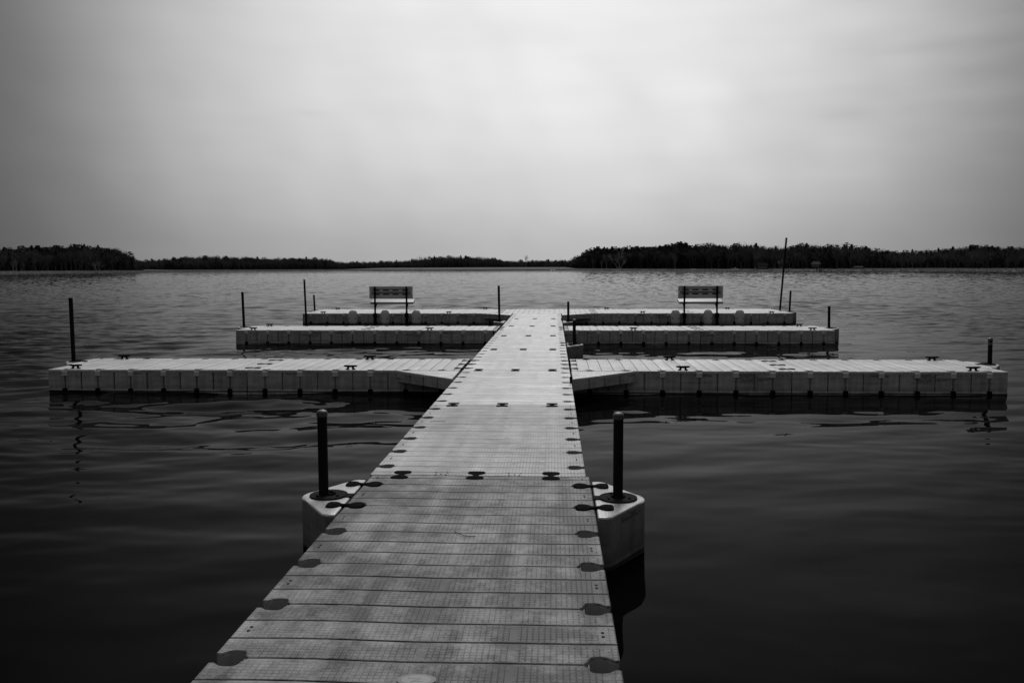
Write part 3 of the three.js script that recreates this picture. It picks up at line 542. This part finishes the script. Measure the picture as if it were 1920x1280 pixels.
{ // pale reeds at the foot of the woods
  const r = rng(111), g = (() => { const P = []; const rr = rng(112); for (let i = 0; i < 14; i++) { const x = (rr() - 0.5), z = (rr() - 0.5), l = (rr() - 0.5) * 0.5; P.push(x - 0.05, 0, z, x + 0.05, 0, z, x + l, 0.6 + 0.4 * rr(), z + (rr() - 0.5) * 0.3); } const q = new THREE.BufferGeometry(); q.setAttribute('position', new THREE.Float32BufferAttribute(P, 3)); q.computeVertexNormals(); return q; })();
  const list = [], o = new THREE.Object3D();
  const dens = [[-200, 1], [250, 1], [420, 0.9], [600, 0.7], [640, 0.8], [1100, 0.9], [1150, 0.8], [1200, 0.35], [1300, 0.1], [1600, 0.15], [1650, 0.6], [1760, 0.45], [2000, 0.4]];
  for (let px = -200; px < 2000; px += 0.42) { if (r() > poly(dens, px)) continue; for (let k = 0; k < 2; k++) { const [x, z] = at(px + r(), shoreD(px) + 1 + r() * 14), w = 2.0 + r() * 2.4; o.position.set(x, 0.1, z); o.rotation.y = r() * 6.28; o.scale.set(w, 0.7 + 0.75 * r(), w); o.updateMatrix(); list.push(o.matrix.clone()); } }
  const m = new THREE.InstancedMesh(g, reedMat, list.length); list.forEach((q, i) => m.setMatrixAt(i, q)); m.name = 'reed_bed'; tag(m, 'pale strip of dry reeds along the far waterline', 'reeds', null, 'stuff'); scene.add(m);
}
// trees one can tell apart
function tree(name, [trunkGeo, crownGeo], crownName, tm, cm, label, px, topY, dOff, widen, turn, group) {
  const d = poly(TREE_D, px) + dOff, [x, z] = at(px, d), h = yAt(px, topY, d) - 0.4, t = thing(name, label, 'tree', [x, 0.4, z], turn, group);
  const a = part('trunk', trunkGeo, tm, t), b = part(crownName, crownGeo, cm, t); for (const m of [a, b]) m.scale.set(h * widen, h, h * widen); return t;
}
let ti = 0, on = 0; const ORD = ['first', 'second', 'third', 'fourth', 'fifth', 'sixth', 'seventh', 'eighth', 'ninth', 'tenth', 'eleventh', 'twelfth', 'thirteenth', 'fourteenth']; const ordinal = () => ORD[on++];

const pine = (label, px, y, off, w, group) => tree('pine_tree', pines[ti++ % 4], 'crown', barkDark, pineMat, label, px, y, off, w, ti * 1.7, group);
pine('lone ragged pine standing out at the right end of the left wood', 243, 470, 4, 1.25);
pine('tallest pointed pine on the skyline of the left wood', 153, 454, 30, 1.2);
pine('dark pine at the far left edge of the picture', 9, 461, 20, 1.5);
on = 0; for (const [px, y] of [[36, 463], [46, 462], [61, 460], [74, 458], [95, 459], [104, 457], [112, 457], [134, 460], [190, 463]]) pine(`${ordinal()} from the left of the dark pine crowns on the left wood skyline`, px, y, 34, 1.35, 'pines on the skyline of the left wood');
pine('round topped pine at the left end of the right wood', 1112, 463, 2, 2.0);
on = 0; for (const [px, y] of [[1130, 465], [1148, 461], [1159, 463], [1180, 459.5], [1197, 460], [1218, 462], [1234, 460], [1251, 457], [1266, 454], [1274, 454], [1306, 459], [1329, 454.5], [1343, 457], [1417, 455]]) pine(`${ordinal()} from the left of the dark pine crowns on the right wood skyline`, px, y, 26, 1.45, 'pines on the skyline of the right wood');
on = 0; for (const [px, y] of [[1665, 469], [1832, 459], [1866, 462], [1896, 461.5]]) pine(`${ordinal()} from the left of the round dark crowns at the far right shore`, px, y, 26, 1.9, 'round crowns at the far right');
const bare = (name, label, seed, px, y, off, w, pale, lean, stems, spread) => { const g = bareBranches(seed, spread ?? 0.4, 0.7, lean, stems); return tree(name, g, 'branches', pale ? birchMat : bareMat, pale ? twigPale : bareMat, label, px, y, off, w, 0.3); };
bare('birch_tree', 'slender pale birch alone on the marsh in the middle', 201, 986, 477, -320, 0.6, true, 0.02, 1, 0.25);
bare('birch_tree', 'leaning pale birch at the shore of the right wood', 202, 1160, 470, -45, 1.0, true, -0.2, 2, 0.35);
bare('birch_tree', 'pale forked birch just right of the leaning birch', 203, 1163, 476, -50, 0.9, true, 0.12, 2, 0.4);
bare('bare_tree', 'thin leaning bare tree in front of the middle wood', 204, 773, 484, -270, 0.6, true, -0.14, 1, 0.25);
bare('bare_tree', 'dark bare tree poking above the middle wood', 205, 790, 478, -200, 0.8, false, 0, 2, 0.35);
bare('bare_tree', 'small bare tree on the marsh left of the right wood', 206, 1048, 482, -300, 0.8, false, 0.05, 1, 0.5);
bare('bare_tree', 'pale bushy bare tree by the waterline of the left wood', 207, 183, 488, -20, 1.1, true, 0, 3, 0.45);
bare('bare_tree', 'pale bare tree among the houses on the right shore', 208, 1465, 484, -14, 1.0, true, 0, 2, 0.5);
on = 0; for (const [px, y, l] of [[1380, 453.5, 0], [1405, 455, 0.03], [1492, 455.5, 0], [1513, 456.5, -0.04], [1566, 457, 0], [1744, 465, 0]]) tag(bare('bare_tree', `${ordinal()} from the left of the grey leafless crowns on the right wood skyline`, 300 + px, px, y, 18, 1.0, false, l, 1, 0.55), null, null, 'leafless crowns on the skyline of the right wood');
on = 0; for (const [px, y, l] of [[1112, 484, 0.03], [1128, 486, -0.02], [1138, 474, -0.1], [1266, 474, -0.02], [1417, 473, 0.02]]) tag(bare('birch_tree', `${ordinal()} from the left of the thin pale birches edging the right wood`, 400 + px, px, y, -8, 1.0, true, l, 1, 0.22), null, null, 'thin pale trunks before the right wood');
on = 0; for (const [px, y, l] of [[24, 484, -0.05], [31, 486, -0.1], [41, 490, 0]]) tag(bare('birch_tree', `${ordinal()} from the left of the thin pale birches below the left wood`, 500 + px, px, y, -10, 1.0, true, l, 1, 0.2), null, null, 'thin pale trunks before the left wood');

// ---------------------------------------------------------------- small things on the right shore
const wallMat = grey(0.06, 0.8), roofMat = grey(0.30, 0.7), whiteMat = grey(0.85, 0.5), glassMat = grey(0.02, 0.15);
function house(label, px, d, w, hh, y, roofL) {
  const [x, z] = at(px, d), t = thing('lake_house', label, 'house', [x, y, z], -bearing(px));
  part('wall', box(w, hh, 6, 0, hh / 2, 0), wallMat, t);
  const s = new THREE.Shape([[-w / 2 - 0.4, 0], [w / 2 + 0.4, 0], [w / 2 - 0.6, 1.5], [-w / 2 + 0.6, 1.5]].map(p => new THREE.Vector2(...p)));
  const g = new THREE.ExtrudeGeometry(s, { depth: 6.8, bevelEnabled: false }).translate(0, hh + 0.003, -3.4); part('roof', g, grey(roofL, 0.7), t);
  for (const i of [-1, 0, 1]) { const f = part('window', box(w * 0.16, hh * 0.4, 0.08, i * w * 0.28, hh * 0.55, 3.03), whiteMat, t); part('pane', box(w * 0.13, hh * 0.32, 0.04, i * w * 0.28, hh * 0.55, 3.08), glassMat, f); }
}
house('low dark house with pale roof front by the right shore water', 1430, 522, 6, 2.2, 0.6, 0.10);
house('house with a pale roof up among the trees of the right shore', 1530, 474, 4.2, 1.6, 1.6, 0.34);
{
  const boat = (label, px, d, L, H) => {
    const [x, z] = at(px, d), t = thing('moored_boat', label, 'boat', [x, 0, z], -bearing(px));
    const s = new THREE.Shape([[-L / 2, 0.1], [-L / 2 + 0.25, -0.15], [L / 2 - 0.7, -0.15], [L / 2, 0.55], [-L / 2, 0.5]].map(p => new THREE.Vector2(...p)));
    part('hull', toCreasedNormals(new THREE.ExtrudeGeometry(s, { depth: 1.5, bevelEnabled: true, bevelSize: 0.15, bevelThickness: 0.2, bevelSegments: 2 }).translate(0, 0, -0.75), 0.6), whiteMat, t);
    const c = new THREE.Shape([[-L * 0.25, 0], [L * 0.2, 0], [L * 0.1, H], [-L * 0.2, H]].map(p => new THREE.Vector2(...p)));
    part('cover', new THREE.ExtrudeGeometry(c, { depth: 1.3, bevelEnabled: true, bevelSize: 0.05, bevelThickness: 0.05 }).translate(0, 0.66, -0.65), grey(0.5, 0.6), t);
  };
  boat('white boat under a cover at the right shore waterline', 1379, shoreD(1379) - 3, 3.6, 1.0);
  boat('tiny white boat at the waterline left of the covered boat', 1300, shoreD(1300) - 3, 3.4, 0.3);
  const [x, z] = at(1610, shoreD(1610) - 4), t = thing('boat_lift', 'boat lift with a flat pale canopy at the right shore', 'boat lift', [x, 0, z], -bearing(1610));
  part('canopy', box(4.3, 0.55, 2.6, 0, 1.75, 0, 0.12), roofMat, t); for (const [a, b] of [[-1.9, -1.1], [1.9, -1.1], [-1.9, 1.1], [1.9, 1.1]]) part('leg', rod([a, -0.5, b], [a, 1.5, b], 0.05, 0.05, 6), steel, t);
  for (const [px, lab] of [[1034, 'left of two small white boulders at the marsh edge'], [1039, 'right of two small white boulders at the marsh edge']]) { const [bx, bz] = at(px, shoreD(px) - 0.5); const g = new THREE.IcosahedronGeometry(0.7, 1); const p = g.attributes.position, r = rng(px); const o = thing('boulder', lab, 'boulder', [bx, 0.25, bz]); g.scale(1, 0.7, 1); part('stone', g, whiteMat, o); }
}

renderer.render(scene, camera);
